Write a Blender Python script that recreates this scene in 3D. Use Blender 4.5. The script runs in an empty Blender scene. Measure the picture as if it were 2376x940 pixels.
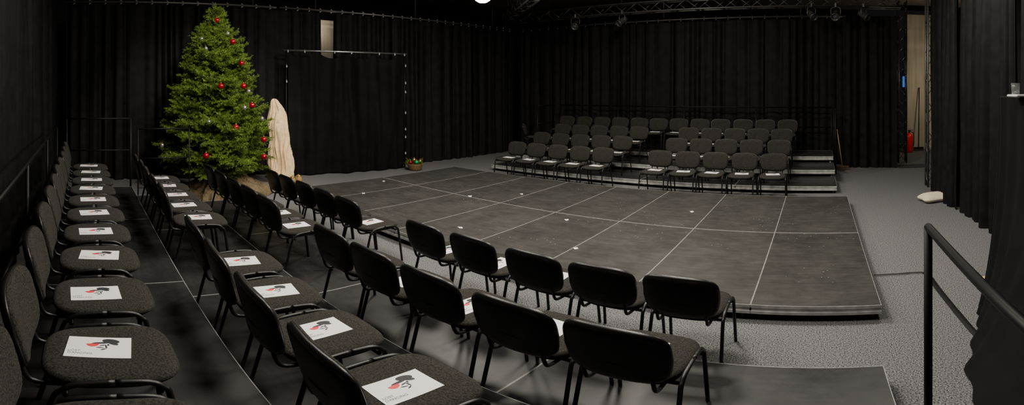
import bpy, math, random
from math import sin, cos, pi, tan, atan2, sqrt
from mathutils import Vector, Matrix, noise as mnoise
random.seed(11)
SC = bpy.context.scene
C = SC.collection
F, HOR, X0, HC = 1083.0, 210.0, 1897.0, 2.0

def P(px, py, z=0.0):
    a = (px - X0) / F
    r = (HC - z) / tan((py - HOR) / F)
    return Vector((r * sin(a), r * cos(a), z))

def PR(px, r, z=0.0):
    a = (px - X0) / F
    return Vector((r * sin(a), r * cos(a), z))

# ------------------------------------------------------------------ materials
def mat(name, col, rough=0.6, metal=0.0, noise=None, bump=None, spec=0.5, emit=None, trans=0.0, sheen=0.0):
    m = bpy.data.materials.new(name); m.use_nodes = True
    nt = m.node_tree; b = nt.nodes['Principled BSDF']
    b.inputs['Base Color'].default_value = (*col, 1)
    b.inputs['Roughness'].default_value = rough
    b.inputs['Metallic'].default_value = metal
    b.inputs['Specular IOR Level'].default_value = spec
    b.inputs['Transmission Weight'].default_value = trans
    b.inputs['Sheen Weight'].default_value = sheen
    if emit:
        b.inputs['Emission Color'].default_value = (*emit[0], 1)
        b.inputs['Emission Strength'].default_value = emit[1]
    tc = nt.nodes.new('ShaderNodeTexCoord')
    if noise:
        sc, lo, hi = noise[:3]
        n = nt.nodes.new('ShaderNodeTexNoise'); n.inputs['Scale'].default_value = sc
        n.inputs['Detail'].default_value = 4
        if len(noise) > 3:
            mp = nt.nodes.new('ShaderNodeMapping'); mp.inputs['Scale'].default_value = noise[3]
            nt.links.new(tc.outputs['Object'], mp.inputs['Vector']); nt.links.new(mp.outputs['Vector'], n.inputs['Vector'])
        else:
            nt.links.new(tc.outputs['Object'], n.inputs['Vector'])
        r = nt.nodes.new('ShaderNodeValToRGB')
        r.color_ramp.elements[0].position = 0.33; r.color_ramp.elements[1].position = 0.67
        r.color_ramp.elements[0].color = (*[c * lo for c in col], 1)
        r.color_ramp.elements[1].color = (*[min(1, c * hi) for c in col], 1)
        nt.links.new(n.outputs['Fac'], r.inputs['Fac']); nt.links.new(r.outputs['Color'], b.inputs['Base Color'])
    if bump:
        n2 = nt.nodes.new('ShaderNodeTexNoise'); n2.inputs['Scale'].default_value = bump[0]
        nt.links.new(tc.outputs['Object'], n2.inputs['Vector'])
        bp = nt.nodes.new('ShaderNodeBump'); bp.inputs['Strength'].default_value = bump[1]; bp.inputs['Distance'].default_value = 0.01
        nt.links.new(n2.outputs['Fac'], bp.inputs['Height']); nt.links.new(bp.outputs['Normal'], b.inputs['Normal'])
    return m

def deck_mat(name, col, dust):
    m = mat(name, col, 0.42, noise=(1.6, 0.85, 1.15, (2, 14, 1)), spec=0.5)
    nt = m.node_tree; b = nt.nodes['Principled BSDF']
    src = b.inputs['Base Color'].links[0].from_socket
    gi = nt.nodes.new('ShaderNodeNewGeometry')
    # worn patches: world position, so every deck differs
    wn = nt.nodes.new('ShaderNodeTexNoise'); wn.inputs['Scale'].default_value = 2.6; wn.inputs['Detail'].default_value = 10; wn.inputs['Roughness'].default_value = .78
    nt.links.new(gi.outputs['Position'], wn.inputs['Vector'])
    mr = nt.nodes.new('ShaderNodeMapRange'); mr.inputs['From Min'].default_value = .35; mr.inputs['From Max'].default_value = .68
    mr.inputs['To Min'].default_value = .82; mr.inputs['To Max'].default_value = 1.36
    nt.links.new(wn.outputs['Fac'], mr.inputs['Value'])
    # every panel its own tone
    oi = nt.nodes.new('ShaderNodeObjectInfo')
    mo = nt.nodes.new('ShaderNodeMapRange'); mo.inputs['To Min'].default_value = .86; mo.inputs['To Max'].default_value = 1.16
    nt.links.new(oi.outputs['Random'], mo.inputs['Value'])
    mm = nt.nodes.new('ShaderNodeMath'); mm.operation = 'MULTIPLY'
    nt.links.new(mr.outputs[0], mm.inputs[0]); nt.links.new(mo.outputs[0], mm.inputs[1])
    vm = nt.nodes.new('ShaderNodeVectorMath'); vm.operation = 'SCALE'
    nt.links.new(src, vm.inputs[0]); nt.links.new(mm.outputs[0], vm.inputs['Scale'])
    rr = nt.nodes.new('ShaderNodeMapRange'); rr.inputs['From Min'].default_value = .3; rr.inputs['From Max'].default_value = .7
    rr.inputs['To Min'].default_value = .36; rr.inputs['To Max'].default_value = .48
    nt.links.new(wn.outputs['Fac'], rr.inputs['Value']); nt.links.new(rr.outputs[0], b.inputs['Roughness'])
    # scattered specks of white dust, clustered by a large noise
    vo = nt.nodes.new('ShaderNodeTexVoronoi'); vo.inputs['Scale'].default_value = 15
    nt.links.new(gi.outputs['Position'], vo.inputs['Vector'])
    lt = nt.nodes.new('ShaderNodeMath'); lt.operation = 'LESS_THAN'; lt.inputs[1].default_value = 0.085
    nt.links.new(vo.outputs['Distance'], lt.inputs[0])
    ns = nt.nodes.new('ShaderNodeTexNoise'); ns.inputs['Scale'].default_value = 1.1
    nt.links.new(gi.outputs['Position'], ns.inputs['Vector'])
    g2 = nt.nodes.new('ShaderNodeMath'); g2.operation = 'GREATER_THAN'; g2.inputs[1].default_value = dust
    nt.links.new(ns.outputs['Fac'], g2.inputs[0])
    mu = nt.nodes.new('ShaderNodeMath'); mu.operation = 'MULTIPLY'
    nt.links.new(lt.outputs[0], mu.inputs[0]); nt.links.new(g2.outputs[0], mu.inputs[1])
    mx = nt.nodes.new('ShaderNodeMixRGB'); mx.inputs['Color2'].default_value = (0.30, 0.30, 0.29, 1)
    nt.links.new(mu.outputs[0], mx.inputs['Fac']); nt.links.new(vm.outputs[0], mx.inputs['Color1'])
    nt.links.new(mx.outputs['Color'], b.inputs['Base Color'])
    return m

M = dict(
    carpet=mat('grey_carpet', (0.112, 0.112, 0.115), 0.95, noise=(95, 0.12, 2.2), spec=0.1),
    wall=mat('black_painted_wall', (0.012, 0.012, 0.013), 0.9, noise=(3, 0.8, 1.2)),
    ceil=mat('dark_ceiling', (0.28, 0.24, 0.21), 0.9, noise=(2, 0.8, 1.2)),
    pale=mat('pale_plaster', (0.55, 0.49, 0.37), 0.85, noise=(2, 0.8, 1.1, (6, 6, .4))),
    drape=mat('black_stage_drape', (0.0064, 0.0064, 0.0066), 0.72, noise=(6, 0.7, 1.4), spec=0.16),
    drape2=mat('black_thin_cloth', (0.0045, 0.0045, 0.0045), 0.8, noise=(4, 0.7, 1.3), spec=0.14),
    fabric=mat('charcoal_fabric', (0.0225, 0.021, 0.0183), 0.95, noise=(130, 0.4, 1.9), bump=(260, 0.3), spec=0.15, sheen=0.02),
    plastic=mat('black_plastic', (0.007, 0.007, 0.007), 0.33, noise=(40, 0.9, 1.1), bump=(220, 0.08), spec=0.45),
    blackmetal=mat('black_coated_tube', (0.007, 0.007, 0.008), 0.38, noise=(20, 0.9, 1.1), spec=0.4),
    rail=mat('black_rail_paint', (0.005, 0.005, 0.0055), 0.5, noise=(20, 0.9, 1.1), spec=0.2),
    alu=mat('aluminium', (0.40, 0.40, 0.39), 0.45, 0.25, noise=(12, 0.7, 1.15)),
    steel=mat('steel_tube', (0.65, 0.65, 0.66), 0.3, 0.9, noise=(8, 0.8, 1.1)),
    clip=mat('bright_clip', (0.5, 0.5, 0.5), 0.4, 0.2, noise=(8, 0.9, 1.1)),
    pipe=mat('grey_pipe', (0.17, 0.17, 0.17), 0.4, 0.5, noise=(8, 0.8, 1.1)),
    truss=mat('dark_truss_metal', (0.12, 0.12, 0.115), 0.4, 0.5, noise=(8, 0.8, 1.1)),
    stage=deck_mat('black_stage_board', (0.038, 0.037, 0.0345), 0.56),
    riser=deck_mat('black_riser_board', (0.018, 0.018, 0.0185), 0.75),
    paper=mat('white_paper', (0.82, 0.82, 0.83), 0.7, noise=(15, 0.96, 1.02)),
    ink=mat('black_ink', (0.02, 0.02, 0.025), 0.7, noise=(60, 0.7, 1.4)),
    grey_ink=mat('grey_ink', (0.25, 0.25, 0.26), 0.7, noise=(60, 0.8, 1.2)),
    red_ink=mat('red_ink', (0.72, 0.04, 0.05), 0.6, noise=(30, 0.9, 1.1)),
    needles=mat('spruce_needles', (0.105, 0.172, 0.022), 0.55, noise=(8, 0.5, 1.45), spec=0.25),
    bark=mat('spruce_bark', (0.09, 0.055, 0.03), 0.9, noise=(25, 0.6, 1.4), bump=(40, 0.5)),
    red=mat('red_bauble', (0.32, 0.008, 0.02), 0.14, 0.5, noise=(6, 0.9, 1.1)),
    silver=mat('silver_bauble', (0.8, 0.8, 0.78), 0.12, 0.9, noise=(6, 0.9, 1.05)),
    gold=mat('gold_metal', (0.75, 0.5, 0.15), 0.25, 0.9, noise=(6, 0.9, 1.1)),
    green=mat('green_bauble', (0.02, 0.40, 0.14), 0.15, 0.4, noise=(6, 0.9, 1.1)),
    burlap=mat('brown_burlap', (0.13, 0.095, 0.05), 0.95, noise=(60, 0.6, 1.35), bump=(90, 0.6)),
    cream=mat('cream_cloth', (0.78, 0.58, 0.33), 0.85, noise=(14, 0.88, 1.08), bump=(50, 0.2)),
    cushion=mat('cream_cushion', (0.72, 0.64, 0.50), 0.9, noise=(40, 0.88, 1.06), bump=(120, 0.3)),
    glass=mat('amber_glass', (0.75, 0.5, 0.2), 0.08, noise=(9, 0.85, 1.1), trans=0.6),
    clear=mat('clear_glass', (0.9, 0.92, 0.93), 0.05, noise=(9, 0.95, 1.0), trans=0.9),
    wicker=mat('brown_wicker', (0.20, 0.12, 0.05), 0.8, noise=(70, 0.4, 1.6), bump=(80, 0.8)),
    yellow=mat('yellow_handle', (0.42, 0.26, 0.06), 0.5, noise=(20, 0.85, 1.1)),
    bristle=mat('dark_bristles', (0.06, 0.045, 0.03), 0.9, noise=(90, 0.5, 1.6)),
    redpaint=mat('red_paint', (0.75, 0.02, 0.015), 0.3, noise=(10, 0.9, 1.1)),
    blue=mat('blue_glow', (0.05, 0.2, 0.8), 0.4, noise=(6, 0.6, 1.2), emit=((0.08, 0.3, 1.0), .4)),
    lampglow=mat('lamp_glow', (1, 0.95, 0.85), 0.4, noise=(6, 0.97, 1.0), emit=((1, 0.93, 0.8), 14)),
    card=mat('tan_card', (0.55, 0.42, 0.25), 0.8, noise=(20, 0.9, 1.1)),
    lens=mat('lamp_lens', (0.12, 0.12, 0.13), 0.1, noise=(30, 0.8, 1.2)),
    mat_=mat('dark_doormat', (0.02, 0.02, 0.022), 0.95, noise=(70, 0.6, 1.5)),
    tape=mat('black_tape', (0.012, 0.012, 0.012), 0.35, noise=(20, 0.8, 1.2)),
)

# ------------------------------------------------------------------ mesh builder
class MB:
    def __init__(s): s.v = []; s.f = []; s.m = []; s.s = []
    def add(s, vs, fs, mi=0, smooth=True):
        o = len(s.v); s.v += [tuple(p) for p in vs]
        for q in fs: s.f.append([i + o for i in q]); s.m.append(mi); s.s.append(smooth)
    def box(s, c, d, mi=0, rot=None, bev=0.0):
        hx, hy, hz = d[0] / 2, d[1] / 2, d[2] / 2
        b = min(bev, hx * .9, hy * .9, hz * .9)
        R = rot if rot else Matrix.Identity(3); c = Vector(c)
        if b <= 0:
            vs = [R @ Vector((x * hx, y * hy, z * hz)) + c for z in (-1, 1) for x, y in ((-1, -1), (1, -1), (1, 1), (-1, 1))]
            s.add(vs, [(3, 2, 1, 0), (4, 5, 6, 7), (0, 1, 5, 4), (1, 2, 6, 5), (2, 3, 7, 6), (3, 0, 4, 7)], mi, False)
        else:
            rings = []
            for ins, z in ((b, -hz), (0, -hz + b), (0, hz - b), (b, hz)):
                ring = []
                for sx, sy in ((-1, -1), (1, -1), (1, 1), (-1, 1)):
                    X, Y = hx - ins, hy - ins
                    k = b * .7
                    a1 = (sx * X, sy * (Y - k)); a2 = (sx * (X - k), sy * Y)
                    pr = (a1, a2) if sx * sy > 0 else (a2, a1)
                    for p in pr: ring.append(R @ Vector((p[0], p[1], z)) + c)
                rings.append(ring)
            s.loft(rings, mi, True, False)
    def loft(s, rings, mi=0, cap=True, smooth=True, closed=True):
        n = len(rings[0]); vs = [p for r in rings for p in r]; fs = []
        for i in range(len(rings) - 1):
            for j in range(n if closed else n - 1):
                k = (j + 1) % n
                fs.append((i * n + j, i * n + k, (i + 1) * n + k, (i + 1) * n + j))
        if cap:
            fs.append(tuple(reversed(range(n)))); fs.append(tuple((len(rings) - 1) * n + j for j in range(n)))
        s.add(vs, fs, mi, smooth)
    def tube(s, pts, r, n=8, mi=0, cap=True):
        pts = [Vector(p) for p in pts]; rings = []; u = None
        for i, p in enumerate(pts):
            t = (pts[min(i + 1, len(pts) - 1)] - pts[max(i - 1, 0)]).normalized()
            if u is None:
                a = Vector((0, 0, 1)) if abs(t.z) < .9 else Vector((1, 0, 0)); u = t.cross(a).normalized()
            else:
                u = (u - t * u.dot(t)).normalized()
            w = t.cross(u); rr = r[i] if isinstance(r, (list, tuple)) else r
            rings.append([p + (u * cos(2 * pi * k / n) + w * sin(2 * pi * k / n)) * rr for k in range(n)])
        s.loft(rings, mi, cap)
    def lathe(s, prof, n=20, o=(0, 0, 0), mi=0, rot=None, cap=True):
        o = Vector(o); R = rot if rot else Matrix.Identity(3)
        s.loft([[R @ Vector((r * cos(2 * pi * k / n), r * sin(2 * pi * k / n), z)) + o for k in range(n)] for r, z in prof], mi, cap)
    def ball(s, o, r, n=16, m=10, mi=0):
        s.lathe([(max(r * sin(pi * i / m), r * .02), -r * cos(pi * i / m)) for i in range(m + 1)], n, o, mi)
    def build(s, name, mats, parent=None):
        me = bpy.data.meshes.new(name); me.from_pydata(s.v, [], s.f)
        if not isinstance(mats, (list, tuple)): mats = [mats]
        for m in mats: me.materials.append(m)
        me.polygons.foreach_set('material_index', s.m); me.polygons.foreach_set('use_smooth', s.s)
        me.update()
        o = bpy.data.objects.new(name, me); C.objects.link(o)
        if parent: o.parent = parent
        return o

def smooth_path(pts, k=4):
    pts = [Vector(p) for p in pts]; out = []
    for i in range(len(pts) - 1):
        p0 = pts[max(i - 1, 0)]; p1 = pts[i]; p2 = pts[i + 1]; p3 = pts[min(i + 2, len(pts) - 1)]
        for j in range(k):
            t = j / k
            out.append(.5 * ((2 * p1) + (p2 - p0) * t + (2 * p0 - 5 * p1 + 4 * p2 - p3) * t * t + (3 * p1 - p0 - 3 * p2 + p3) * t ** 3))
    out.append(pts[-1]); return out

def tag(o, label, cat, group=None, kind=None):
    o['label'] = label; o['category'] = cat
    if group: o['group'] = group
    if kind: o['kind'] = kind
    return o
def empty(name, loc=(0, 0, 0), rz=0.0):
    o = bpy.data.objects.new(name, None); C.objects.link(o); o.location = loc; o.rotation_euler = (0, 0, rz)
    o.empty_display_size = .1; return o
def dup(root):
    r = root.copy(); C.objects.link(r)
    for ch in list(root.children):
        c = ch.copy(); C.objects.link(c); c.parent = r
        for g in list(ch.children):
            d = g.copy(); C.objects.link(d); d.parent = c
    return r
def struct(name, mb, m, label=None):
    o = mb.build(name, m); o['kind'] = 'structure'
    if label: o['label'] = label
    return o
ORD = ['nearest', 'second', 'third', 'fourth', 'fifth', 'sixth', 'seventh', 'eighth', 'ninth', 'tenth', 'eleventh', 'twelfth', 'thirteenth']
ORDL = ['first'] + ORD[1:]

# ------------------------------------------------------------------ the room shell
b = MB(); b.box((-3.5, 7, -.05), (17, 20, .1)); struct('floor', b, M['carpet'], 'speckled grey carpet floor')
b = MB(); b.box((-3.5, 7, 5.05), (17, 20, .1)); struct('ceiling', b, M['ceil'], 'dark ceiling')
b = MB(); b.box((-12.05, 7, 2.5), (.1, 20, 5)); struct('wall_left', b, M['wall'])
b = MB(); b.box((5.05, 7, 2.5), (.1, 20, 5)); struct('wall_right', b, M['wall'])
b = MB(); b.box((-5.2, 17.05, 2.5), (13.6, .1, 5)); struct('wall_back', b, M['wall'])
b = MB(); b.box((-3.5, -3.05, 2.5), (17, .1, 5)); struct('wall_front', b, M['wall'])
b = MB(); b.box((-11.0, 6.0, 1.95), (.2, 1.3, 3.9)); struct('wall_pillar', b, M['pale'], 'pale lit plaster pillar behind the gap in the left drapes')
b = MB(); b.box((3.74, 15.6, 2.3), (1.46, .12, 4.6)); struct('wall_corridor', b, M['pale'], 'pale plaster wall beyond the right hand opening')

# ------------------------------------------------------------------ stage decks
def make_deck(w, d, h, top, ry=.0065):
    root = empty('stage_deck')
    hx, hy = w / 2 - .0015, d / 2 - .0015
    bm = MB(); bm.box((0, 0, h - .013), (w - .0105, d - 2 * ry - .003, .024)); bm.build('top_board', top, root)
    fm = MB()
    prof = [(.0038, ry, h - .03), (.0038, ry, h), (0, 0, h), (0, 0, h - .028), (.006, .006, h - .031), (.006, .006, h - .058), (0, 0, h - .061), (0, 0, h - .088), (.03, .03, h - .088)]
    fm.loft([[(-hx + i, -hy + j, z), (hx - i, -hy + j, z), (hx - i, hy - j, z), (-hx + i, hy - j, z)] for i, j, z in prof], 0, False, False)
    fm.build('edge_frame', M['alu'], root)
    for sx in (-1, 1):
        for sy in (-1, 1):
            lm = MB(); lm.tube([(sx * (hx - .07), sy * (hy - .07), .0), (sx * (hx - .07), sy * (hy - .07), h - .02)], .024, 10)
            lm.build('leg', M['truss'], root)
    return root

DW = 1.045; SY = (3.68, 5.83, 7.98); SX1 = .51; ZS = .16
proto = None
for r in range(2):
    for i in range(8):
        if proto is None: o = proto = make_deck(DW, 2.15, ZS, M['stage'])
        else: o = dup(proto)
        o.location = (SX1 - DW * (i + .5), (SY[r] + SY[r + 1]) / 2, 0)
        tag(o, f"black stage floor panel with aluminium edges, {ORDL[i]} from the right in the {'near' if r == 0 else 'far'} half", 'stage panel', 'stage floor panels')

ST = .15
RX1 = .39; RW = 1.945
R_EDGE = (2.74, 1.74, .76, -.32)
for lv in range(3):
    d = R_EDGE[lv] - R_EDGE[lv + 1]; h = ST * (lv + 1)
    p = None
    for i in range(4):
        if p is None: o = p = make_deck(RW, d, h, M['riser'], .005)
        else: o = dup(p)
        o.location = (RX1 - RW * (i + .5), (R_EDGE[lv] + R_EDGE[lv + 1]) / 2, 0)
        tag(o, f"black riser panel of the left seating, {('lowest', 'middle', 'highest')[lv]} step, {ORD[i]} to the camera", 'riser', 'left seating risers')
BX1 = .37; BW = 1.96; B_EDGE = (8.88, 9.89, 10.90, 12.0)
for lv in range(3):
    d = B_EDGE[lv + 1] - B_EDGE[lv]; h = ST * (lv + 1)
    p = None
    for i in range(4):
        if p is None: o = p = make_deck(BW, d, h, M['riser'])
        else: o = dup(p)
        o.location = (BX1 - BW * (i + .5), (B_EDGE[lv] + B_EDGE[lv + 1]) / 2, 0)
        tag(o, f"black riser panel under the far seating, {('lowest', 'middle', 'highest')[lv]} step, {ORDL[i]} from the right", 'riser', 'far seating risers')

# ------------------------------------------------------------------ chairs
def sup(a, b, n, segs):
    out = []
    for k in range(segs):
        t = 2 * pi * k / segs; c, s_ = cos(t), sin(t)
        out.append((a * math.copysign(abs(c) ** (2 / n), c), b * math.copysign(abs(s_) ** (2 / n), s_)))
    return out
def cushion(mb, w, d, prof, n, segs, fn, mi=0):
    rings = []
    for ins, z in prof:
        rings.append([fn(x, y, z) for x, y in sup(w / 2 - ins, d / 2 - ins, n, segs)])
    mb.loft(rings, mi, True, True)

def make_chair():
    root = empty('stacking_chair'); SO = .035
    s = MB()
    def fs(x, y, z):
        k = 1 + .05 * (y / .25)              # narrower towards the back
        return (x * k, y + SO, z - (.014 * max(0, (y - .15) / .1) ** 2 if y > .15 else 0))
    cushion(s, .465, .50, [(.10, .425), (.03, .425), (.006, .432), (0, .444), (.006, .457), (.022, .465), (.07, .468), (.14, .469)], 3.4, 52, fs)
    s.build('seat', M['fabric'], root)
    s = MB()
    cushion(s, .44, .47, [(.11, .408), (.02, .408), (.0, .418), (.0, .428)], 3.6, 36, lambda x, y, z: (x, y + SO, z))
    s.build('seat_shell', M['plastic'], root)
    ca, sa = cos(.23), sin(.23)
    def fb(x, y, z):
        z2 = z + .45 * x * x
        y2 = y - (.016 * (x / .25) ** 2 if y > 0 else 0)
        k = 1 + .07 * min(0, y / .16)         # sides draw in towards the bottom
        return (x * k, -.305 - sa * y2 + ca * z2, .645 + ca * y2 + sa * z2)
    s = MB()
    cushion(s, .485, .325, [(.03, -.012), (.006, -.010), (0, 0), (.004, .012), (.016, .02), (.05, .024), (.10, .025)], 4.4, 56, fb)
    s.build('backrest', M['fabric'], root)
    s = MB()
    cushion(s, .50, .34, [(.12, -.028), (.05, -.028), (.016, -.026), (.004, -.019), (0, -.008), (0, -.001), (.005, .005), (.014, -.004)], 4.6, 56, fb)
    s.build('back_shell', M['plastic'], root)
    for sx in (-1, 1):
        x = .238
        for pts in ([(x + .006, .27, .001), (x, .225, .36), (x, .20, .42), (x, .15, .452), (x, .04, .460)],
                    [(x + .006, -.25, .001), (x, -.165, .36), (x, -.135, .42), (x, -.085, .450), (x, .04, .460)]):
            l = MB(); l.tube([(sx * a, b_, c) for a, b_, c in smooth_path(pts, 4)], .0125, 8)
            l.build('leg', M['blackmetal'], root)
    for y in (.19, -.12):
        f = MB(); f.tube([(-.238, y, .40), (.238, y, .40)], .011, 8); f.build('crossbar', M['blackmetal'], root)
    for sx in (-1, 1):
        f = MB(); f.tube(smooth_path([(sx * .16, -.10, .40), (sx * .16, -.22, .408), (sx * .16, -.262, .45), (sx * .16, -.289, .56)], 4), .011, 8)
        f.build('back_support', M['blackmetal'], root)
    return root

chair0 = make_chair(); chair_used = [False]
def chair(x, y, z, rz, label, group):
    if not chair_used[0]: o = chair0; chair_used[0] = True
    else: o = dup(chair0)
    o.location = (x, y, z + .003); o.rotation_euler = (0, 0, rz)
    return tag(o, label, 'chair', group)

# programme sheet: one thin printed sheet (paper, black, red and grey ink in one mesh)
def text_mesh(txt, size):
    cu = bpy.data.curves.new('lettering', 'FONT'); cu.body = txt; cu.size = size; cu.space_line = .95
    ob = bpy.data.objects.new('lettering', cu); C.objects.link(ob)
    bpy.context.view_layer.update()
    dg = bpy.context.evaluated_depsgraph_get()
    me = bpy.data.meshes.new_from_object(ob.evaluated_get(dg))
    vs = [v.co.copy() for v in me.vertices]; fs = [tuple(p.vertices) for p in me.polygons]
    bpy.data.objects.remove(ob); bpy.data.meshes.remove(me); bpy.data.curves.remove(cu)
    return vs, fs
def make_programme(name='programme'):
    b = MB(); w, h = .245, .17
    fn = lambda u, v, z: (-v, u, z)
    b.loft([[fn(u, v, z) for u, v in ((-w / 2, -h / 2), (w / 2, -h / 2), (w / 2, h / 2), (-w / 2, h / 2))] for z in (0, .0012)], 0, True, False)
    zt = .0016
    def poly(pts, mi): b.add([fn(u, v, zt) for u, v in pts], [tuple(range(len(pts)))], mi, False)
    def ell(cu, cv, a, c, t0=0, t1=2 * pi, n=18, ro=0):
        cu, cv, a, c = cu * 1.15 - .006, cv * 1.15 + .002, a * 1.15, c * 1.15
        out = []
        for k in range(n + (0 if t1 - t0 > 6.2 else 1)):
            t = t0 + (t1 - t0) * k / n; p, q = a * cos(t), c * sin(t)
            out.append((cu + p * cos(ro) - q * sin(ro), cv + p * sin(ro) + q * cos(ro)))
        return out
    # dark hat, hair and face strokes, red half disc
    poly(ell(.043, .044, .030, .016, ro=-.2), 1)
    poly(ell(.050, .030, .022, .010, ro=-.6), 1)
    zt = .0018
    poly(ell(.014, .030, .034, .006, ro=.12), 1)
    poly(ell(-.016, .024, .022, .022, pi, 2 * pi, ro=.15), 2)
    zt = .0020
    for (cu, cv, a, c, ro) in ((.018, .012, .012, .003, .3), (.030, .002, .003, .012, .2), (.010, -.004, .014, .0025, -.2), (.036, .016, .004, .006, 0), (.022, -.016, .010, .003, .5)):
        poly(ell(cu, cv, a, c, ro=ro), 1)
    vs, fs = text_mesh('LOST\nDANCING', .020)
    b.add([fn(-.112 + p.x, -.040 + p.y, zt) for p in vs], fs, 3, False)
    return b.build(name, [M['paper'], M['ink'], M['red_ink'], M['grey_ink']])
prog0 = make_programme(); prog_used = [False]
def programme(x, y, z, rz, label, group):
    if not prog_used[0]: o = prog0; prog_used[0] = True
    else: o = prog0.copy(); C.objects.link(o)
    o.location = (x, y, z + .4725); o.rotation_euler = (0, 0, rz)
    return tag(o, label, 'programme', group)

near_rows = [
    ('front row', 3.03, 0.0, [-.83, -1.37, -1.91, -2.50, -3.06, -4.32, -4.84, -5.36, -5.88, -6.40]),
    ('second row', 2.03, ST, [-.80, -1.33, -1.90, -2.44, -2.97, -4.17, -4.69, -5.21, -5.73, -6.25]),
    ('third row', 1.03, 2 * ST, [-1.31, -1.90, -2.47, -3.03, -4.27, -4.79, -5.31, -5.84, -6.38]),
    ('back row', .05, 3 * ST, [-1.17, -1.74, -2.34, -2.92, -3.48, -4.02, -4.55, -5.07, -5.59, -6.11, -6.64]),
]
for rn, y, z, xs in near_rows:
    for i, x in enumerate(xs):
        rz = random.uniform(-.02, .02) - (.05 if rn == 'third row' else 0); dy = random.uniform(0, .012)
        chair(x, y + dy, z, rz, f"black padded stacking chair, {ORD[i]} to the camera in the left block's {rn}", f"left block chairs, {rn}")
        programme(x + random.uniform(-.02, .02), y + dy + .015 + random.uniform(-.02, .02), z, rz + random.uniform(-.12, .12),
                  f"white printed programme on the {ORD[i]} seat of the left block's {rn}", 'programmes on the left block')
cols = [-6.5, -5.95, -5.4, -4.85, -4.30, -3.03, -2.48, -1.93, -1.37, -.81]
top = [-6.97, -6.40, -5.83, -5.26, -4.70, -4.14, -3.58, -3.02, -2.46, -1.90, -1.33, -.76]
far_rows = [('front row', 8.38, 0.0, cols), ('second row', 9.40, ST, cols), ('third row', 10.40, 2 * ST, cols), ('top row', 11.43, 3 * ST, top)]
for rn, y, z, xs in far_rows:
    for i, x in enumerate(xs):
        rz = pi + random.uniform(-.03, .03); x2 = x + random.uniform(-.01, .01)
        chair(x2, y, z, rz, f"grey padded chair facing the stage, {ORDL[i]} from the left in the far block's {rn}", f"far block chairs, {rn}")
        programme(x2, y - .02, z, rz + pi / 2 + random.uniform(-.2, .2), f"white programme on the {ORDL[i]} seat from left, far block's {rn}", 'programmes on the far block')
chair(-7.14, 10.32, 2 * ST, pi / 2 + .5 + pi, 'lone grey chair turned sideways left of the far seating block', None)

# ------------------------------------------------------------------ railings
def railing(name, label, posts, zb, zt, mid=None, r=.019):
    root = empty(name, posts[0]); o = Vector(posts[0])
    for p in posts:
        q = Vector(p) - o
        t = MB(); t.tube([(q.x, q.y, zb), (q.x, q.y, zt)], r, 10); t.build('post', M['rail'], root)
        t = MB(); t.box((q.x, q.y, zb + .05), (.055, .055, .09), bev=.008); t.build('clamp', M['rail'], root)
    a, c = Vector(posts[0]) - o, Vector(posts[-1]) - o
    for nm, z in [('handrail', zt)] + ([('mid_rail', mid)] if mid else []):
        t = MB(); t.tube([(a.x, a.y, z), (c.x, c.y, z)], r * (1.0 if nm == 'handrail' else .85), 10); t.build(nm, M['rail'], root)
    return tag(root, label, 'railing')
railing('guard_rail', 'long black guard rail running behind the back row of left chairs', [(x, -.43, 0) for x in (-7.35, -5.4, -3.5, -1.5, .3)], .0, 1.44, .95, .014)
railing('guard_rail', 'black end rail closing the highest left riser beside the tree', [(-7.44, -.28, 0), (-7.44, .74, 0)], 0, 1.55, 1.04, .016)
railing('guard_rail', 'black end rail on the middle left riser in front of the tree', [(-7.44, .86, 0), (-7.44, 1.70, 0)], 0, 1.38, .90, .011)
railing('guard_rail', 'black handrail in the right foreground rising beside the carpet', [(.425, 1.76, 0), (.425, .0, 0)], 0.0, 1.455, None, .017)
railing('guard_rail', 'black guard rail behind the top row of the far chairs', [(x, 12.08, 0) for x in (-7.4, -5.5, -3.55, -1.6, .36)], 0, 1.56, 1.05)
railing('guard_rail', 'black end rail at the right side of the far risers', [(.42, 11.95, 0), (.42, 11.0, 0)], 0, 1.56, 1.05)
railing('guard_rail', 'black end rail at the left side of the far risers', [(-7.53, 11.95, 0), (-7.53, 11.0, 0)], 0, 1.56, 1.05)

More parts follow.
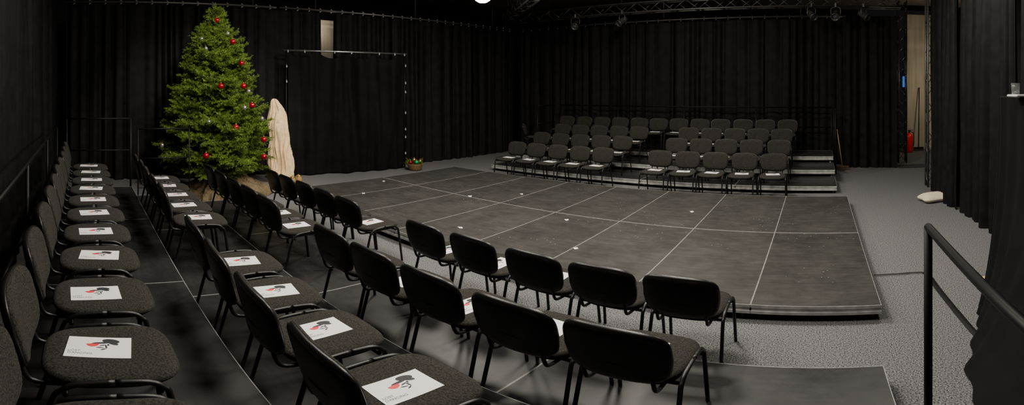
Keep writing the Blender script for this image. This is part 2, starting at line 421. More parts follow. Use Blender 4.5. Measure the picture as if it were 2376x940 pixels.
# ------------------------------------------------------------------ drapes
def drape(label, path, z0=.015, z1=3.92, period=.24, amp=.075, seed=0, name='stage_drape', material='drape', cat='curtain'):
    rnd = random.Random(seed)
    pts = [Vector((p[0], p[1], 0)) for p in path]
    L = [0]
    for a, c in zip(pts, pts[1:]): L.append(L[-1] + (c - a).length)
    n = max(12, int(L[-1] / .018)); rows = 12
    ph = rnd.uniform(0, 6); q2 = rnd.uniform(0, 6)
    dev = [rnd.uniform(.45, 1.9) for _ in range(int(L[-1] / .35) + 4)]
    am = [rnd.uniform(.15, 1.35) for _ in range(int(L[-1] / .3) + 4)]
    vs = []; base = []
    for i in range(n + 1):
        s = L[-1] * i / n
        k = max(j for j in range(len(pts) - 1) if L[j] <= s + 1e-9)
        t = (s - L[k]) / (L[k + 1] - L[k]); d = (pts[k + 1] - pts[k]).normalized()
        u = s / .35; j = int(u); dv = dev[j] * (1 - u + j) + dev[j + 1] * (u - j)
        ph += 2 * pi * (L[-1] / n) / (period * dv)
        u = s / .3; j = int(u); a_ = am[j] * (1 - u + j) + am[j + 1] * (u - j)
        base.append((pts[k].lerp(pts[k + 1], t), Vector((-d.y, d.x, 0)), d, ph, a_, s))
    for r in range(rows + 1):
        f = r / rows; z = z0 + (z1 - z0) * f
        g = (1.0 - .45 * f)
        for i, (p, nrm, d, ph, a_, s) in enumerate(base):
            sn = sin(ph + .6 * (1 - f) * sin(s * 1.3 + seed))
            soft = .045 * mnoise.noise(Vector((s * 3.1, z * .5, seed * 7.3)))
            w = math.copysign(abs(sn) ** .75, sn) + .28 * sin(2.3 * ph + 1.3 + seed) * g
            q = p + nrm * (w * amp * a_ * g + soft + .025 * sin(1.9 * s + q2) * (1 - f)) + d * (.03 * cos(ph) * g)
            vs.append((q.x, q.y, z))
    m = n + 1
    b = MB(); b.add(vs, [(r * m + i, r * m + i + 1, (r + 1) * m + i + 1, (r + 1) * m + i) for r in range(rows) for i in range(n)])
    return tag(b.build(name, M[material]), label, cat)
def lerp2(a, c, t): return (a[0] + (c[0] - a[0]) * t, a[1] + (c[1] - a[1]) * t)
LA, LB, LC_, LD = (-10.4, -.42), (-10.15, 4.5), (-9.62, 8.5), (-9.38, 12.25)
gap0, gap1 = lerp2(LB, LC_, .265), lerp2(LB, LC_, .355)
drape('tall black drape on the left, behind the end railing and left of the tree', [LA, (-10.25, 2.4)], seed=1, amp=.09)
drape('tall black drape on the left wall, directly behind the Christmas tree', [(-10.25, 2.46), LB, gap0], seed=2, amp=.085)
drape('tall black drape just right of the bright gap, above the backdrop frame', [gap1, lerp2(LB, LC_, .75)], seed=3)
drape('tall black drape between the backdrop frame and the far left corner', [lerp2(LB, LC_, .765), LC_, lerp2(LC_, LD, .5)], seed=4, amp=.085)
drape('tall black drape ending at the far left corner of the room', [lerp2(LC_, LD, .52), LD], seed=5, amp=.085)
bk = [-9.25, -6.6, -3.9, -1.4, .75]
for i, nm in enumerate(['at the far left corner, left of the chairs', 'behind the left half of the far chairs', 'behind the middle of the far chairs', 'behind the right end of the far chairs']):
    drape('tall black drape on the far wall, ' + nm, [(bk[i], 12.42), (bk[i + 1] - .05, 12.42)], seed=10 + i, amp=.065, period=.27)
drape('tall black drape right of the broom, bordering the lit opening', [(.62, 12.05), (1.3, 11.9), (2.02, 11.75)], seed=15, amp=.075, period=.2)
drape('tall black drape on the right, first beyond the cream cushion and opening', [(2.22, 9.0), (2.28, 7.3)], seed=16, amp=.075, period=.24, z0=.008)
drape('tall black drape on the right, beside the cream cushion', [(2.30, 7.25), (2.36, 5.2)], seed=17, amp=.075, period=.24, z0=.008)
drape('tall black drape at the right edge, behind the draped counter', [(2.40, 5.15), (2.44, 1.0)], seed=18, amp=.07, period=.24, z0=.008)
drape('black drape at the left edge, behind the nearest left chairs', [(.6, -.95), (-3.4, -.84)], seed=19, amp=.075)
drape('black drape behind the left guard rail, along the far back row chairs', [(-3.46, -.84), (-10.3, -.62)], seed=20, amp=.075)

# pipes carrying the drapes
def pipe(label, a, c, nh, zc=5.0):
    a, c = Vector(a), Vector(c); root = empty('drape_pipe', a); d = c - a
    t = MB(); t.tube([(0, 0, 0), d], .024, 10); t.build('tube', M['pipe'], root)
    h0 = None
    for i in range(nh):
        p = d * ((i + .5) / nh)
        if h0 is None:
            t = MB(); t.tube([(0, 0, .045), (0, .04, .02), (0, .04, -.02), (0, 0, -.05)], .010, 6); h0 = t.build('hook', M['clip'], root); o = h0
        else:
            o = h0.copy(); C.objects.link(o); o.parent = root
        o.location = p
    for u in (.12, .5, .88):
        t = MB(); q = d * u; t.tube([q, q + Vector((0, 0, zc - a.z))], .008, 6); t.build('drop_rod', M['pipe'], root)
    return tag(root, label, 'curtain pipe')
pipe('drape pipe above the left drapes with small bright hooks', (*LA, 3.99), (*lerp2(LA, LB, .985), 3.99), 14)
pipe('drape pipe between the bright gap and far left corner, small bright hooks', (*LB, 3.99), (*LD, 3.99), 26)
pipe('drape pipe along the top of the far black drapes', (-9.25, 12.42, 3.99), (.75, 12.42, 3.99), 30)
pipe('drape pipe along the top of the right black drapes', (2.22, 9.0, 3.99), (2.44, 1.0, 3.99), 18)

# trusses
def truss(label, a, c, s=.26, step=.34, name='lighting_truss', mtl='truss', rods=()):
    a, c = Vector(a), Vector(c); d = c - a; L = d.length; t = d.normalized()
    up = Vector((0, 0, 1)) if abs(t.z) < .5 else Vector((1, 0, 0))
    sd = t.cross(up).normalized(); up = sd.cross(t)
    root = empty(name, a); cn = [sd * (x * s / 2) + up * (y * s / 2) for x, y in ((-1, -1), (1, -1), (1, 1), (-1, 1))]
    for k in cn:
        m = MB(); m.tube([k, k + d], .022, 8); m.build('chord', M[mtl], root)
    m = MB(); n = int(L / step)
    for i in range(n):
        for j in range(4):
            p, q = cn[j], cn[(j + 1) % 4]
            if i % 2: p, q = q, p
            m.tube([p + t * (L * i / n), q + t * (L * (i + 1) / n)], .010, 5)
    m.build('lacing', M[mtl], root)
    for u in rods:
        q = d * u; m = MB(); m.tube([q + Vector((0, 0, s / 2)), (q.x, q.y, 5.0 - a.z)], .012, 6); m.build('hanger_rod', M[mtl], root)
    return tag(root, label, 'truss')
truss('dark lattice lighting truss across the top of the far drapes', (-9.2, 11.75, 4.26), (2.1, 11.75, 4.26), rods=(.05, .35, .65, .95))
truss('dark lattice truss running out from the far left corner overhead', (-8.95, 11.35, 4.26), (-6.2, 8.9, 4.26), rods=(.1, .9))
truss('upright lattice truss leg beside the blue glow in the opening', (2.32, 12.7, 0), (2.32, 12.7, 4.5), .22, .3, 'truss_leg')
truss('upright lattice truss leg at the far edge of the right drapes', (2.33, 9.35, 0), (2.33, 9.35, 4.6), .2, .3, 'truss_leg')

# stage spotlights under the truss
def spotlight():
    root = empty('stage_spotlight')
    Rm = Matrix.Rotation(-1.0, 3, 'X')
    m = MB(); m.lathe([(.03, .16), (.075, .15), (.085, .05), (.09, -.12), (.105, -.125), (.105, -.15), (.085, -.15), (.08, -.10)], 18, (0, 0, -.28), 0, Rm); m.build('housing', M['truss'], root)
    m = MB(); m.lathe([(.002, -.09), (.08, -.095), (.08, -.105), (.002, -.115)], 18, (0, 0, -.28), 0, Rm); m.build('lens', M['lens'], root)
    m = MB(); m.tube(smooth_path([(-.115, 0, -.28), (-.115, 0, -.12), (0, 0, -.08), (.115, 0, -.12), (.115, 0, -.28)], 4), .011, 6); m.build('yoke', M['truss'], root)
    m = MB(); m.box((0, 0, -.03), (.05, .06, .12), bev=.01); m.build('clamp', M['truss'], root)
    return root
sp0 = spotlight()
for i, (x, rz, nm) in enumerate([(-6.6, .3, 'leftmost of the lamps'), (-5.15, -.5, 'over the left half of the far chairs'), (-.15, .6, 'first of the right hand cluster'), (.45, -.2, 'in the middle of the right hand cluster'), (1.15, .9, 'rightmost of the right hand cluster')]):
    o = sp0 if i == 0 else dup(sp0)
    o.location = (x, 11.56, 4.17); o.rotation_euler = (0, 0, rz)
    tag(o, f"black stage spotlight hung under the far truss, {nm}", 'spotlight', 'spotlights on the far truss')

# glowing pendant
pl = PR(1120, 9.0)
root = empty('pendant_lamp', (pl.x, pl.y, 0))
m = MB(); m.tube([(0, 0, 4.1), (0, 0, 5.0)], .012, 8); m.build('cord', M['blackmetal'], root)
m = MB(); m.lathe([(.03, 4.14), (.06, 4.10), (.12, 3.98), (.17, 3.80), (.165, 3.80), (.11, 3.97)], 24, cap=False); m.build('shade', M['truss'], root)
m = MB(); m.lathe([(.005, 3.71), (.08, 3.72), (.14, 3.76), (.155, 3.82), (.10, 3.92)], 24); m.build('diffuser', M['lampglow'], root)
tag(root, 'bright white pendant lamp hanging at the top over the stage', 'lamp')

# ------------------------------------------------------------------ Christmas tree
TR = 8.75; tp = PR(500, TR); TX, TY = tp.x, tp.y
prof = [(.58, .84), (.75, .98), (.95, 1.04), (1.25, 1.02), (1.45, .95), (1.75, .85), (2.05, .74), (2.4, .63), (2.75, .50), (3.1, .32), (3.4, .16), (3.62, .02)]
def trad(z):
    if z <= prof[0][0]: return prof[0][1]
    for (a, ra), (c, rc) in zip(prof, prof[1:]):
        if z <= c: return ra + (rc - ra) * (z - a) / (c - a)
    return .02
root = empty('christmas_tree', (TX, TY, 0)); tag(root, 'tall green spruce Christmas tree hung with red and silver baubles', 'christmas tree')
m = MB(); m.tube([(0, 0, .12), (.01, 0, 1.2), (0, .01, 2.4), (0, 0, 3.62)], [.055, .045, .028, .006], 10); m.build('trunk', M['bark'], root)
br = MB(); nv = []; nf = []
rnd = random.Random(5)
def needle(p, d, ln, w):
    s_ = d.cross(Vector((rnd.gauss(0, 1), rnd.gauss(0, 1), rnd.gauss(0, 1))))
    if s_.length < 1e-4: return
    s_.normalize(); k = len(nv)
    q = p + d * (ln * .5)
    nv.extend([tuple(p), tuple(q + s_ * w), tuple(p + d * ln), tuple(q - s_ * w)]); nf.append((k, k + 1, k + 2, k + 3))
def rv(): return Vector((rnd.gauss(0, 1), rnd.gauss(0, 1), rnd.gauss(0, 1))).normalized()
def dress(a, c, dens, ln=.031):
    d = c - a; L = d.length
    if L < 1e-4: return
    t = d / L; n = max(3, int(L * dens))
    for i in range(n):
        p = a + d * ((i + rnd.random()) / n)
        needle(p, (t * .75 + rv() * .8).normalized(), ln * rnd.uniform(.75, 1.3), .0038)
    needle(c, t, ln, .0038)
z = .58
while z < 3.5:
    R0 = trad(z); nb = max(5, int(7 + 8.5 * R0)); off = rnd.random() * 6.28
    for k in range(nb):
        az = off + 2 * pi * k / nb + rnd.uniform(-.3, .3); zz = max(.56, z + rnd.uniform(-.14, .14))
        lf = rnd.choice((rnd.uniform(.6, .9), rnd.uniform(.85, 1.0), rnd.uniform(.92, 1.12)))
        Lb = trad(zz + .04) * lf; f = (z - .6) / 3.0
        up0 = rnd.uniform(-.12, .22) + .5 * f; dr = rnd.uniform(-.5, -.2) + .1 * f
        dirh = Vector((cos(az), sin(az), 0)); side = Vector((-sin(az), cos(az), 0))
        bp = []
        for i in range(7):
            s_ = i / 6; bp.append(dirh * (Lb * s_) + Vector((0, 0, zz + Lb * (up0 * s_ + dr * s_ * s_ + .28 * s_ ** 3))))
        br.tube(bp, [.012 * (1 - .8 * i / 6) for i in range(7)], 4)
        for i in range(2, 6): dress(bp[i], bp[i + 1], 340)
        nt_ = max(4, int(Lb / .058))
        for j in range(nt_):
            s_ = .25 + .75 * (j + rnd.random() * .6) / nt_; ii = min(5, int(s_ * 6)); p = bp[ii].lerp(bp[ii + 1], s_ * 6 - ii)
            t = (bp[ii + 1] - bp[ii]).normalized()
            tl = (.09 + .32 * Lb * (1 - s_)) * rnd.uniform(.7, 1.15)
            for sg in (-1, 1):
                d = (t * .75 + side * sg * .7 + Vector((0, 0, rnd.uniform(-.55, .4)))).normalized()
                e = p + d * tl
                dress(p, e, 290)
                if tl > .15:
                    for q in (.4, .72):
                        pp = p.lerp(e, q)
                        for s2 in (-1, 1):
                            dd = (d + t * .5 * s2 * sg + Vector((0, 0, rnd.uniform(-.4, .3)))).normalized()
                            dress(pp, pp + dd * tl * .42, 290)
    z += .062 + .033 * R0
for i in range(5):
    dress(Vector((0, 0, 3.2 + .08 * i)), Vector((0, 0, 3.32 + .08 * i)), 420, .04)
br.build('branches', M['bark'], root)
fo = MB(); fo.v = nv; fo.f = [list(q) for q in nf]; fo.m = [0] * len(nf); fo.s = [False] * len(nf)
fo.build('foliage', M['needles'], root)

def make_bauble(mtl, r):
    m = MB(); m.ball((0, 0, 0), r); o = m.build('bauble', M[mtl])
    m = MB(); m.lathe([(r * .22, r * .93), (r * .22, r * 1.15), (r * .08, r * 1.16), (r * .05, r * 1.5)], 10); m.build('cap', M['gold'], o)
    return o
bau = {'red': make_bauble('red', .054), 'silver': make_bauble('silver', .040)}; used = set()
tv = Vector((TX, TY)); cdir = (-tv).normalized()
right = Vector((cos(atan2(TX, TY)), -sin(atan2(TX, TY))))
spots = [('red', 512, 200, 'at the middle of the tree, left of its neighbour'), ('red', 563, 200, 'at mid height on the right'), ('red', 608, 325, 'at the low right edge'), ('red', 609, 365, 'lowest on the right edge'),
         ('red', 480, 362, 'lowest, near the trunk'), ('red', 503, 47, 'highest, near the tip'), ('red', 560, 147, 'upper right, above its neighbours'), ('red', 540, 97, 'just below the top cluster'), ('red', 582, 245, 'right side below the middle'), ('red', 544, 296, 'low, right of centre'),
         ('silver', 478, 113, 'upper left of the tree'), ('silver', 468, 90, 'highest on the left edge'), ('silver', 528, 78, 'near the tip on the right'), ('silver', 564, 250, 'right of centre below the middle'), ('silver', 486, 283, 'low, left of centre'), ('silver', 606, 276, 'at the right edge'), ('silver', 378, 338, 'at the lowest left edge'), ('silver', 575, 212, 'beside the red pair at mid height')]
for kind, px, py, nm in spots:
    lat = (px - 500) / F * (TR - .3)
    rr = TR
    for _ in range(4):
        zz = HC - rr * tan((py - HOR) / F); Rz = trad(zz) * 1.03
        dep = sqrt(max(0, Rz * Rz - lat * lat)); rr = TR - dep
    q = tv + right * lat + cdir * dep
    if kind in used: o = dup(bau[kind])
    else: o = bau[kind]; used.add(kind)
    o.location = (q.x, q.y, zz)
    tag(o, f"{kind} Christmas bauble on the tree, {nm}", 'bauble', f'{kind} baubles on the tree')

# burlap wrapped round the tree foot: radial cloth folds spreading over the floor
m = MB(); rings = []
rs = random.Random(3)
phs = [rs.uniform(0, 6.28) for _ in range(6)]
bl = smooth_path([(.80, .004, 0), (.78, .05, 0), (.70, .13, 0), (.60, .18, 0), (.50, .24, 0), (.40, .31, 0), (.30, .41, 0), (.22, .52, 0), (.19, .61, 0), (.26, .71, 0), (.14, .67, 0)], 4)
for i, (r, zz, _) in enumerate(bl):
    ring = []
    for k in range(160):
        t = 2 * pi * k / 160
        tw = t + .35 * mnoise.noise(Vector((cos(t) * 2, sin(t) * 2, r * 3)))
        f1 = 1 - 2 * abs(mnoise.noise(Vector((cos(tw) * 3.4, sin(tw) * 3.4, r * 1.8 + 2))))
        f2 = 1 - 2 * abs(mnoise.noise(Vector((cos(tw) * 8 + 5, sin(tw) * 8, r * 3.5))))
        f = 1 + .12 * sin(4 * t + phs[0]) * r + .06 * f2
        x, y = r * f * cos(t) * .80, r * f * sin(t) * 1.08
        ring.append((x, y, max(.004, zz + ((f1 - .5) * .14 + (f2 - .4) * .06) * (1 if i > 1 else .2))))
    rings.append(ring)
m.loft(rings, 0, True, True); o = m.build('burlap_cloth', M['burlap']); o.location = (TX + .09, TY + .12, 0)
tag(o, 'brown burlap cloth bunched around the foot of the Christmas tree', 'cloth')

# ------------------------------------------------------------------ draped figure and jars
m = MB(); rings = []; sp = PR(648, 10.2)
levels = smooth_path([(.02, .245, .035), (.35, .225, .03), (.7, .225, .025), (1.0, .225, .015), (1.25, .215, -.01), (1.45, .185, -.035), (1.6, .145, -.06), (1.71, .105, -.085), (1.785, .062, -.095), (1.81, .01, -.09)], 6)
for i, (zz, hw, dx) in enumerate(levels):
    ring = []; low = min(1, max(0, 1.15 - zz / 1.75))
    for k in range(200):
        t = 2 * pi * k / 200
        tw = t + .5 * sin(1.7 * zz + 1.0) + .5 * mnoise.noise(Vector((cos(t) * 1.5, sin(t) * 1.5, zz * 1.3)))
        nz = mnoise.noise(Vector((cos(tw) * 3.2, sin(tw) * 3.2, zz * 1.1))); n2 = mnoise.noise(Vector((cos(tw) * 7, sin(tw) * 7, zz * 1.6 + 5)))
        n3 = 1 - 2 * abs(mnoise.noise(Vector((cos(tw) * 4.5 + 7, sin(tw) * 4.5, zz * 1.5))))
        fold = .34 * nz + .20 * n2 + .20 * (n3 - .5)
        f = 1 + fold * (.65 + .6 * low)
        sag = .06 * mnoise.noise(Vector((zz * 2.2, 3.1, 0)))
        ring.append((dx * .5 + hw * f * cos(t) * .95, dx + sag + hw * f * sin(t), max(.012, zz + (.05 + .05 * nz if i == 0 else .03 * n2))))
    rings.append(ring)
m.loft(rings, 0, True, True); o = m.build('draped_statue', M['cream']); o.location = (sp.x, sp.y, 0)
o.rotation_euler = (0, 0, .15)
tag(o, 'upright figure covered in a cream cloth sheet beside the backdrop', 'draped figure')
for i, (dx, dy, nm) in enumerate([(.44, -.12, 'left'), (.50, .08, 'middle'), (.42, .27, 'right')]):
    root = empty('glass_jar', (sp.x + dx, sp.y + dy, 0))
    m = MB(); m.lathe([(.05, .002), (.066, .012), (.07, .10), (.055, .14), (.05, .15), (.045, .15), (.05, .135), (.062, .1), (.058, .02)], 18, cap=True); m.build('body', M['glass'], root)
    m = MB(); m.lathe([(.052, .15), (.054, .175), (.02, .18), (.012, .20)], 16); m.build('lid', M['gold'], root)
    tag(root, f'small amber glass jar at the foot of the draped figure, {nm} one', 'jar', 'jars at the draped figure')

# ------------------------------------------------------------------ free standing backdrop
pa, pb = PR(664, 10.78), PR(939, 11.95); ZT = 2.93
d = (pb - pa); Lb = d.length; t = d.normalized(); nrm = Vector((t.y, -t.x, 0))
if nrm.dot(-pa) < 0: nrm = -nrm
root = empty('backdrop_stand', pa); tag(root, 'free-standing silver pipe frame holding a black backdrop, right of the tree', 'backdrop stand')
for q in (Vector((0, 0, 0)), d):
    m = MB(); m.tube([q + Vector((0, 0, .02)), q + Vector((0, 0, ZT + .05))], .02, 10); m.build('pole', M['rail'], root)
    m = MB(); m.box((q.x, q.y, .012), (.34, .06, .02), bev=.005, rot=Matrix.Rotation(atan2(nrm.y, nrm.x), 3, 'Z')); m.build('foot', M['truss'], root)
m = MB(); m.tube([-t * .06 + Vector((0, 0, ZT)), d + t * .06 + Vector((0, 0, ZT))], .022, 10); m.build('crossbar', M['steel'], root)
cl0 = None
cpos = [(s_, ZT - .03) for s_ in (.01, .14, .38, .52, .76, .9, .99)] + [(1.0, zz) for zz in (.38, .80, 1.00, 1.42, 1.95, 2.18, 2.62)] + [(.0, 2.55), (.0, 2.2)]
for s_, zz in cpos:
    if cl0 is None:
        m = MB(); m.tube([(0, 0, -.024), (0, 0, -.02), (0, 0, .02), (0, 0, .024), (0, 0, .05)], [.008, .016, .016, .008, .005], 8); cl0 = m.build('clip', M['clip'], root); o = cl0
    else: o = cl0.copy(); C.objects.link(o); o.parent = root
    o.location = d * s_ + nrm * .045 + Vector((0, 0, zz))
# cloth
m = MB(); n, rows = 200, 16; vs = []
for r in range(rows + 1):
    f = r / rows
    for i in range(n + 1):
        s_ = i / n; zz = .03 + (ZT - .05) * f - (.15 * abs(sin(s_ * pi * 4 + .3)) * f ** 6)
        nz = mnoise.noise(Vector((s_ * 7, f * 1.2, 2.0))) * .14 + mnoise.noise(Vector((s_ * 20, f * 1.5, 9.0))) * .07
        ed = min(1, s_ * 12, (1 - s_) * 12)
        q = pa + d * (.014 + .972 * s_) + nrm * ((.07 + .045 * sin(s_ * 34 + 1.6 * f + 1.6 * sin(s_ * 9)) + nz) * ed * (1 - .25 * f) + .01)
        vs.append((q.x, q.y, zz))
k = n + 1
m.add(vs, [(r * k + i, r * k + i + 1, (r + 1) * k + i + 1, (r + 1) * k + i) for r in range(rows) for i in range(n)])
tag(m.build('backdrop_cloth', M['drape2']), 'plain black cloth clipped onto the silver backdrop frame', 'cloth')

# basket of ornaments at the right foot of the backdrop
bp_ = PR(963, 11.6)
root = empty('wicker_basket', (bp_.x, bp_.y, 0)); tag(root, 'small wicker basket of greenery and ornaments on the carpet by the backdrop', 'basket')
m = MB(); m.lathe([(.13, .003), (.16, .03), (.165, .06), (.18, .09), (.185, .12), (.20, .15), (.205, .17), (.19, .17), (.175, .12), (.14, .03)], 26); m.build('bowl', M['wicker'], root)
nv, nf = [], []
for i in range(24):
    a = rnd.uniform(0, 6.28); p0 = Vector((.09 * cos(a), .09 * sin(a), .13)); d0 = Vector((cos(a) * .8, sin(a) * .8, rnd.uniform(.2, 1.2))).normalized()
    dress(p0, p0 + d0 * rnd.uniform(.12, .22), 330, .035)
fo = MB(); fo.v = nv; fo.f = [list(q) for q in nf]; fo.m = [0] * len(nf); fo.s = [False] * len(nf); fo.build('greenery', M['needles'], root)
for (dx, dy, dz, mt, nm) in [(.12, -.05, .22, 'green', 'green bauble at the front of the basket'), (-.07, .03, .25, 'gold', 'gold bauble at the back of the basket'), (.07, .11, .22, 'gold', 'gold bauble at the right of the basket'), (.00, -.15, .21, 'red', 'red bauble at the left of the basket')]:
    m = MB(); m.ball((0, 0, 0), .052, 14, 8); o = m.build('bauble', M[mt]); o.location = (bp_.x + dx, bp_.y + dy, dz)
    m = MB(); m.lathe([(.013, .047), (.013, .062), (.004, .064)], 8); m.build('cap', M['gold'], o)
    tag(o, nm + ' by the backdrop', 'bauble', 'ornaments in the basket')

# ------------------------------------------------------------------ right hand side
cu = P(2167, 466)
m = MB()
def fc(x, y, z):
    k = 1 - .10 * (1 - min(1, abs(x * y) / .03))
    return (x * k, y * k, z)
rg = []
for ins, zz in [(.14, .0), (.06, .006), (.015, .035), (.0, .06), (.0, .07), (.03, .10), (.08, .135), (.14, .155)]: rg.append([fc(x, y, zz) for x, y in sup(.27 - ins, .21 - ins, 5, 44)])
m.loft(rg, 0, True, True)
o = m.build('floor_cushion', M['cushion']); o.location = (cu.x, cu.y, .002); o.rotation_euler = (.0, 0, .25); tag(o, 'cream cushion lying on the carpet beside the right drape', 'cushion')

root = empty('push_broom', (.60, 11.62, 0)); tag(root, 'push broom with yellow handle leaning by the far right drape', 'broom')
m = MB(); m.box((.02, 0, .085), (.32, .06, .04), bev=.01); m.build('head', M['bark'], root)
m = MB(); m.box((.02, 0, .035), (.30, .05, .066), bev=.006); m.build('bristles', M['bristle'], root)
m = MB(); m.tube([(.02, 0, .09), (-.11, .12, 1.02)], .009, 8); m.build('handle', M['yellow'], root)

# beyond the opening
root = empty('fire_extinguisher', (2.92, 14.7, 0)); tag(root, 'red fire extinguisher standing by the pale wall in the opening', 'fire extinguisher')
m = MB(); m.lathe([(.10, .0), (.125, .02), (.125, .52), (.105, .58), (.05, .62), (.035, .64)], 20); m.build('cylinder', M['redpaint'], root)
m = MB(); m.lathe([(.03, .64), (.03, .70), (.02, .72)], 12); m.build('valve', M['blackmetal'], root)
m = MB(); m.box((.04, 0, .72), (.16, .03, .02), bev=.004); m.build('lever', M['blackmetal'], root)
m = MB(); m.tube(smooth_path([(.03, 0, .68), (.14, 0, .62), (.155, 0, .35), (.14, 0, .2)], 4), .014, 8); m.build('hose', M['plastic'], root)
root = empty('floor_brush', (3.32, 15.1, 0)); tag(root, 'dark long handled brush leaning upright against the pale wall', 'brush')
m = MB(); m.tube([(0, 0, .12), (.10, .36, 2.1)], .018, 8); m.build('handle', M['blackmetal'], root)
m = MB(); m.box((0, 0, .09), (.34, .07, .06), bev=.012); m.build('head', M['blackmetal'], root)
m = MB(); m.box((0, 0, .03), (.32, .06, .06), bev=.01); m.build('bristles', M['bristle'], root)
m = MB(); m.box((0, 0, 0), (.06, .04, .30), bev=.015); o = m.build('blue_lamp', M['blue']); o.location = (2.34, 12.55, 2.24)
tag(o, 'narrow blue glowing lamp on the truss leg in the opening', 'lamp')
m = MB(); m.box((0, 0, .008), (.75, .5, .014), bev=.004); o = m.build('doormat', M['mat_']); o.location = (2.45, 11.95, 0); tag(o, 'dark doormat on the carpet in the lit opening', 'doormat')

# black draped counter in the right foreground
root = empty('draped_counter', (1.5, 3.7, 0)); tag(root, 'tall black cloth-covered counter at the right edge of the foreground', 'counter')
ZC = 1.945
tops = smooth_path([(2.1, 3.72, 0), (1.8, 3.72, 0), (1.52, 3.70, 0), (1.50, 3.4, 0), (1.50, 2.6, 0), (1.50, 1.3, 0)], 14)
bots = smooth_path([(2.1, 3.80, 0), (1.75, 3.82, 0), (1.40, 3.78, 0), (1.22, 3.4, 0), (.86, 2.55, 0), (.84, 1.3, 0)], 14)
m = MB(); rows = 10; vs = []; k = len(tops)
for r in range(rows + 1):
    f = r / rows; g = (1 - f) ** 2.6
    for i, (a, c) in enumerate(zip(tops, bots)):
        q = a.lerp(c, g); w = .02 * sin(i * 1.1) * (1 - f * .8)
        vs.append((q.x - 1.5 - w, q.y - 3.7 + w * .5, .01 + (ZC - .01) * f))
m.add(vs, [(r * k + i, r * k + i + 1, (r + 1) * k + i + 1, (r + 1) * k + i) for r in range(rows) for i in range(k - 1)])
m.build('cloth', M['drape2'], root)
m = MB(); m.box((.32, -1.2, ZC - .01), (.62, 2.4, .03), bev=.01); m.build('counter_top', M['drape2'], root)
tq = PR(2362, 3.55)
m = MB(); m.lathe([(.022, .0), (.03, .004), (.036, .085), (.033, .085), (.028, .01)], 18); o = m.build('glass_tumbler', M['clear']); o.location = (tq.x - .02, tq.y, ZC + .026)
tag(o, 'small clear glass on the white tray on the black counter', 'glass')
m = MB(); m.box((.06, -.04, .010), (.26, .19, .018), bev=.006); o = m.build('white_tray', M['paper']); o.location = (tq.x, tq.y, ZC + .006)
tag(o, 'white tray lying on top of the tall black counter', 'tray')

cq = P(2298, 650)
m = MB(); m.loft([[(-.10, -.06, z), (.11, -.05, z), (.09, .07, z + .03), (-.07, .08, z + .01)] for z in (0.003, .008)], 0, True, False); o = m.build('card_scrap', M['card']); o.location = cq
tag(o, 'scrap of tan card on the carpet beside the black counter', 'card')
# taped cable
a1, a2, a3 = P(2028, 640), P(2147, 632), P(2272, 785)
pts = smooth_path([a1, a1.lerp(a2, .5), a2 + Vector((-.12, 0, 0)), a2 + Vector((0, -.06, 0)), a2.lerp(a3, .3), a2.lerp(a3, .65), a3], 6)
rings = []
for i, p in enumerate(pts):
    tt = (pts[min(i + 1, len(pts) - 1)] - pts[max(i - 1, 0)]).normalized(); sd = Vector((-tt.y, tt.x, 0))
    rings.append([p + sd * (w_) + Vector((0, 0, zz)) for w_, zz in ((-.03, .002), (-.012, .009), (0, .012), (.012, .009), (.03, .002))])
m = MB(); m.loft(rings, 0, False, True, closed=False); tag(m.build('taped_cable', M['tape']), 'black taped cable crossing the carpet from the stage corner', 'cable')

# paper scraps on the stage
for i, (px, py, nm) in enumerate([(843, 449, 'at the far left of the stage'), (1090, 456, 'by the seam crossing left of centre'), (1068, 529, 'near the front left chairs'), (1315, 511, 'in the middle of the stage'), (1335, 577, 'in the near middle of the stage'), (1605, 492, 'towards the far right of the stage'), (1210, 451, 'in front of the far left chairs'), (890, 421, 'at the far left edge of the stage')]):
    q = P(px, py, ZS); s_ = .042 if i != 6 else .03; rr = random.Random(40 + i)
    poly = [(s_ * rr.uniform(.6, 1.2) * cos(t), s_ * rr.uniform(.5, 1.1) * sin(t)) for t in (0.2, 1.3, 2.6, 3.6, 5.0)]
    m = MB(); m.loft([[(x, y, z + .008 * (k % 2)) for k, (x, y) in enumerate(poly)] for z in (.001, .003)], 0, True, False)
    o = m.build('paper_scrap', M['paper']); o.location = q
    tag(o, f"torn white paper scrap {nm}", 'paper scrap', 'paper scraps on the stage')

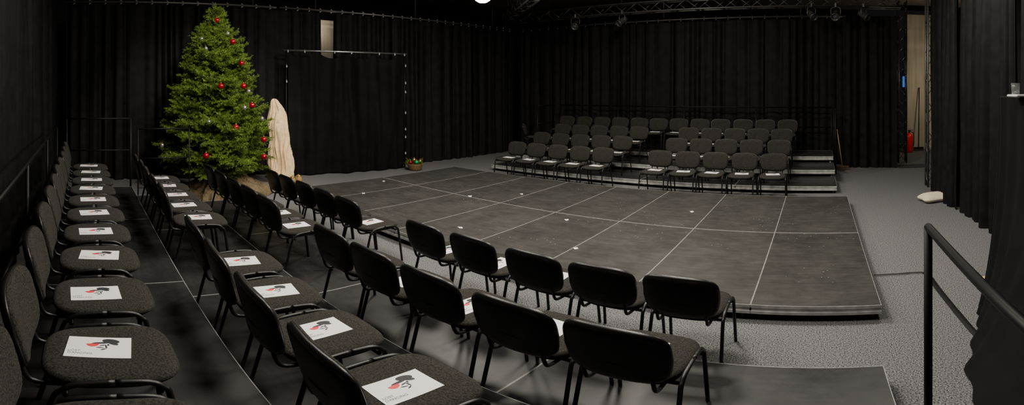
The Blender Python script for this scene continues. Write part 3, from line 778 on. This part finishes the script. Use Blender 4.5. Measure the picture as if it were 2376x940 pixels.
# ------------------------------------------------------------------ lights
def light(kind, name, loc, e, col=(1, .92, .8), size=.4, target=None, spot=None, blend=.6):
    l = bpy.data.lights.new(name, kind); l.energy = e; l.color = col
    if kind == 'AREA': l.shape = 'DISK'; l.size = size
    else: l.shadow_soft_size = size
    if spot: l.spot_size = spot; l.spot_blend = blend
    o = bpy.data.objects.new(name, l); C.objects.link(o); o.location = loc
    if target is not None: o.rotation_euler = (Vector(target) - Vector(loc)).to_track_quat('-Z', 'Y').to_euler()
    return o
light('AREA', 'stage_light', (-2.2, 5.2, 4.85), 250, size=.9, target=(-2.2, 5.2, 0))
light('AREA', 'stage_light', (-5.8, 5.8, 4.85), 200, size=.9, target=(-5.8, 5.8, 0))
light('AREA', 'house_light', (-1.3, 2.2, 4.8), 145, size=1.8, target=(-1.6, 1.6, 0))
light('AREA', 'house_light', (-4.4, 2.2, 4.8), 130, size=1.8, target=(-4.6, 1.6, 0))
light('AREA', 'house_light', (1.2, 5.6, 4.85), 130, size=.8, target=(1.2, 5.8, 0))
light('AREA', 'far_light', (-3.0, 8.6, 4.85), 115, size=.6, target=(-3.0, 9.4, 0))
light('SPOT', 'tree_light', (-4.2, 2.2, 4.5), 820, size=.15, target=(-8.3, 2.5, 1.6), spot=.95)
light('SPOT', 'figure_light', (-6.9, 6.0, 4.6), 270, size=.08, target=(-9.3, 4.15, 1.1), spot=.45, col=(1, .86, .66))
light('POINT', 'gap_light', (-10.55, 5.9, 3.6), 6, size=.08)
light('POINT', 'corridor_light', (3.9, 13.5, 2.4), 45, size=.15, col=(1, .86, .66))
w = bpy.data.worlds.new('World'); SC.world = w; w.use_nodes = True
w.node_tree.nodes['Background'].inputs['Color'].default_value = (.02, .02, .022, 1)
w.node_tree.nodes['Background'].inputs['Strength'].default_value = .3

# ------------------------------------------------------------------ camera: a panorama like the photograph
cd = bpy.data.cameras.new('camera'); cam = bpy.data.objects.new('camera', cd); C.objects.link(cam)
cam.location = (0, 0, HC); cam.rotation_euler = (pi / 2, 0, -(1188 - X0) / F)
cd.type = 'PANO'; cd.clip_start = .02; cd.clip_end = 100
k = cd.cycles if hasattr(cd, 'cycles') and hasattr(cd.cycles, 'panorama_type') else cd
k.panorama_type = 'EQUIRECTANGULAR'
XL, XR, YT, YB = 0, 2376, 0, 940
k.longitude_min = (XL - 1188) / F; k.longitude_max = (XR - 1188) / F
k.latitude_max = (HOR - YT) / F; k.latitude_min = (HOR - YB) / F
SC.camera = cam
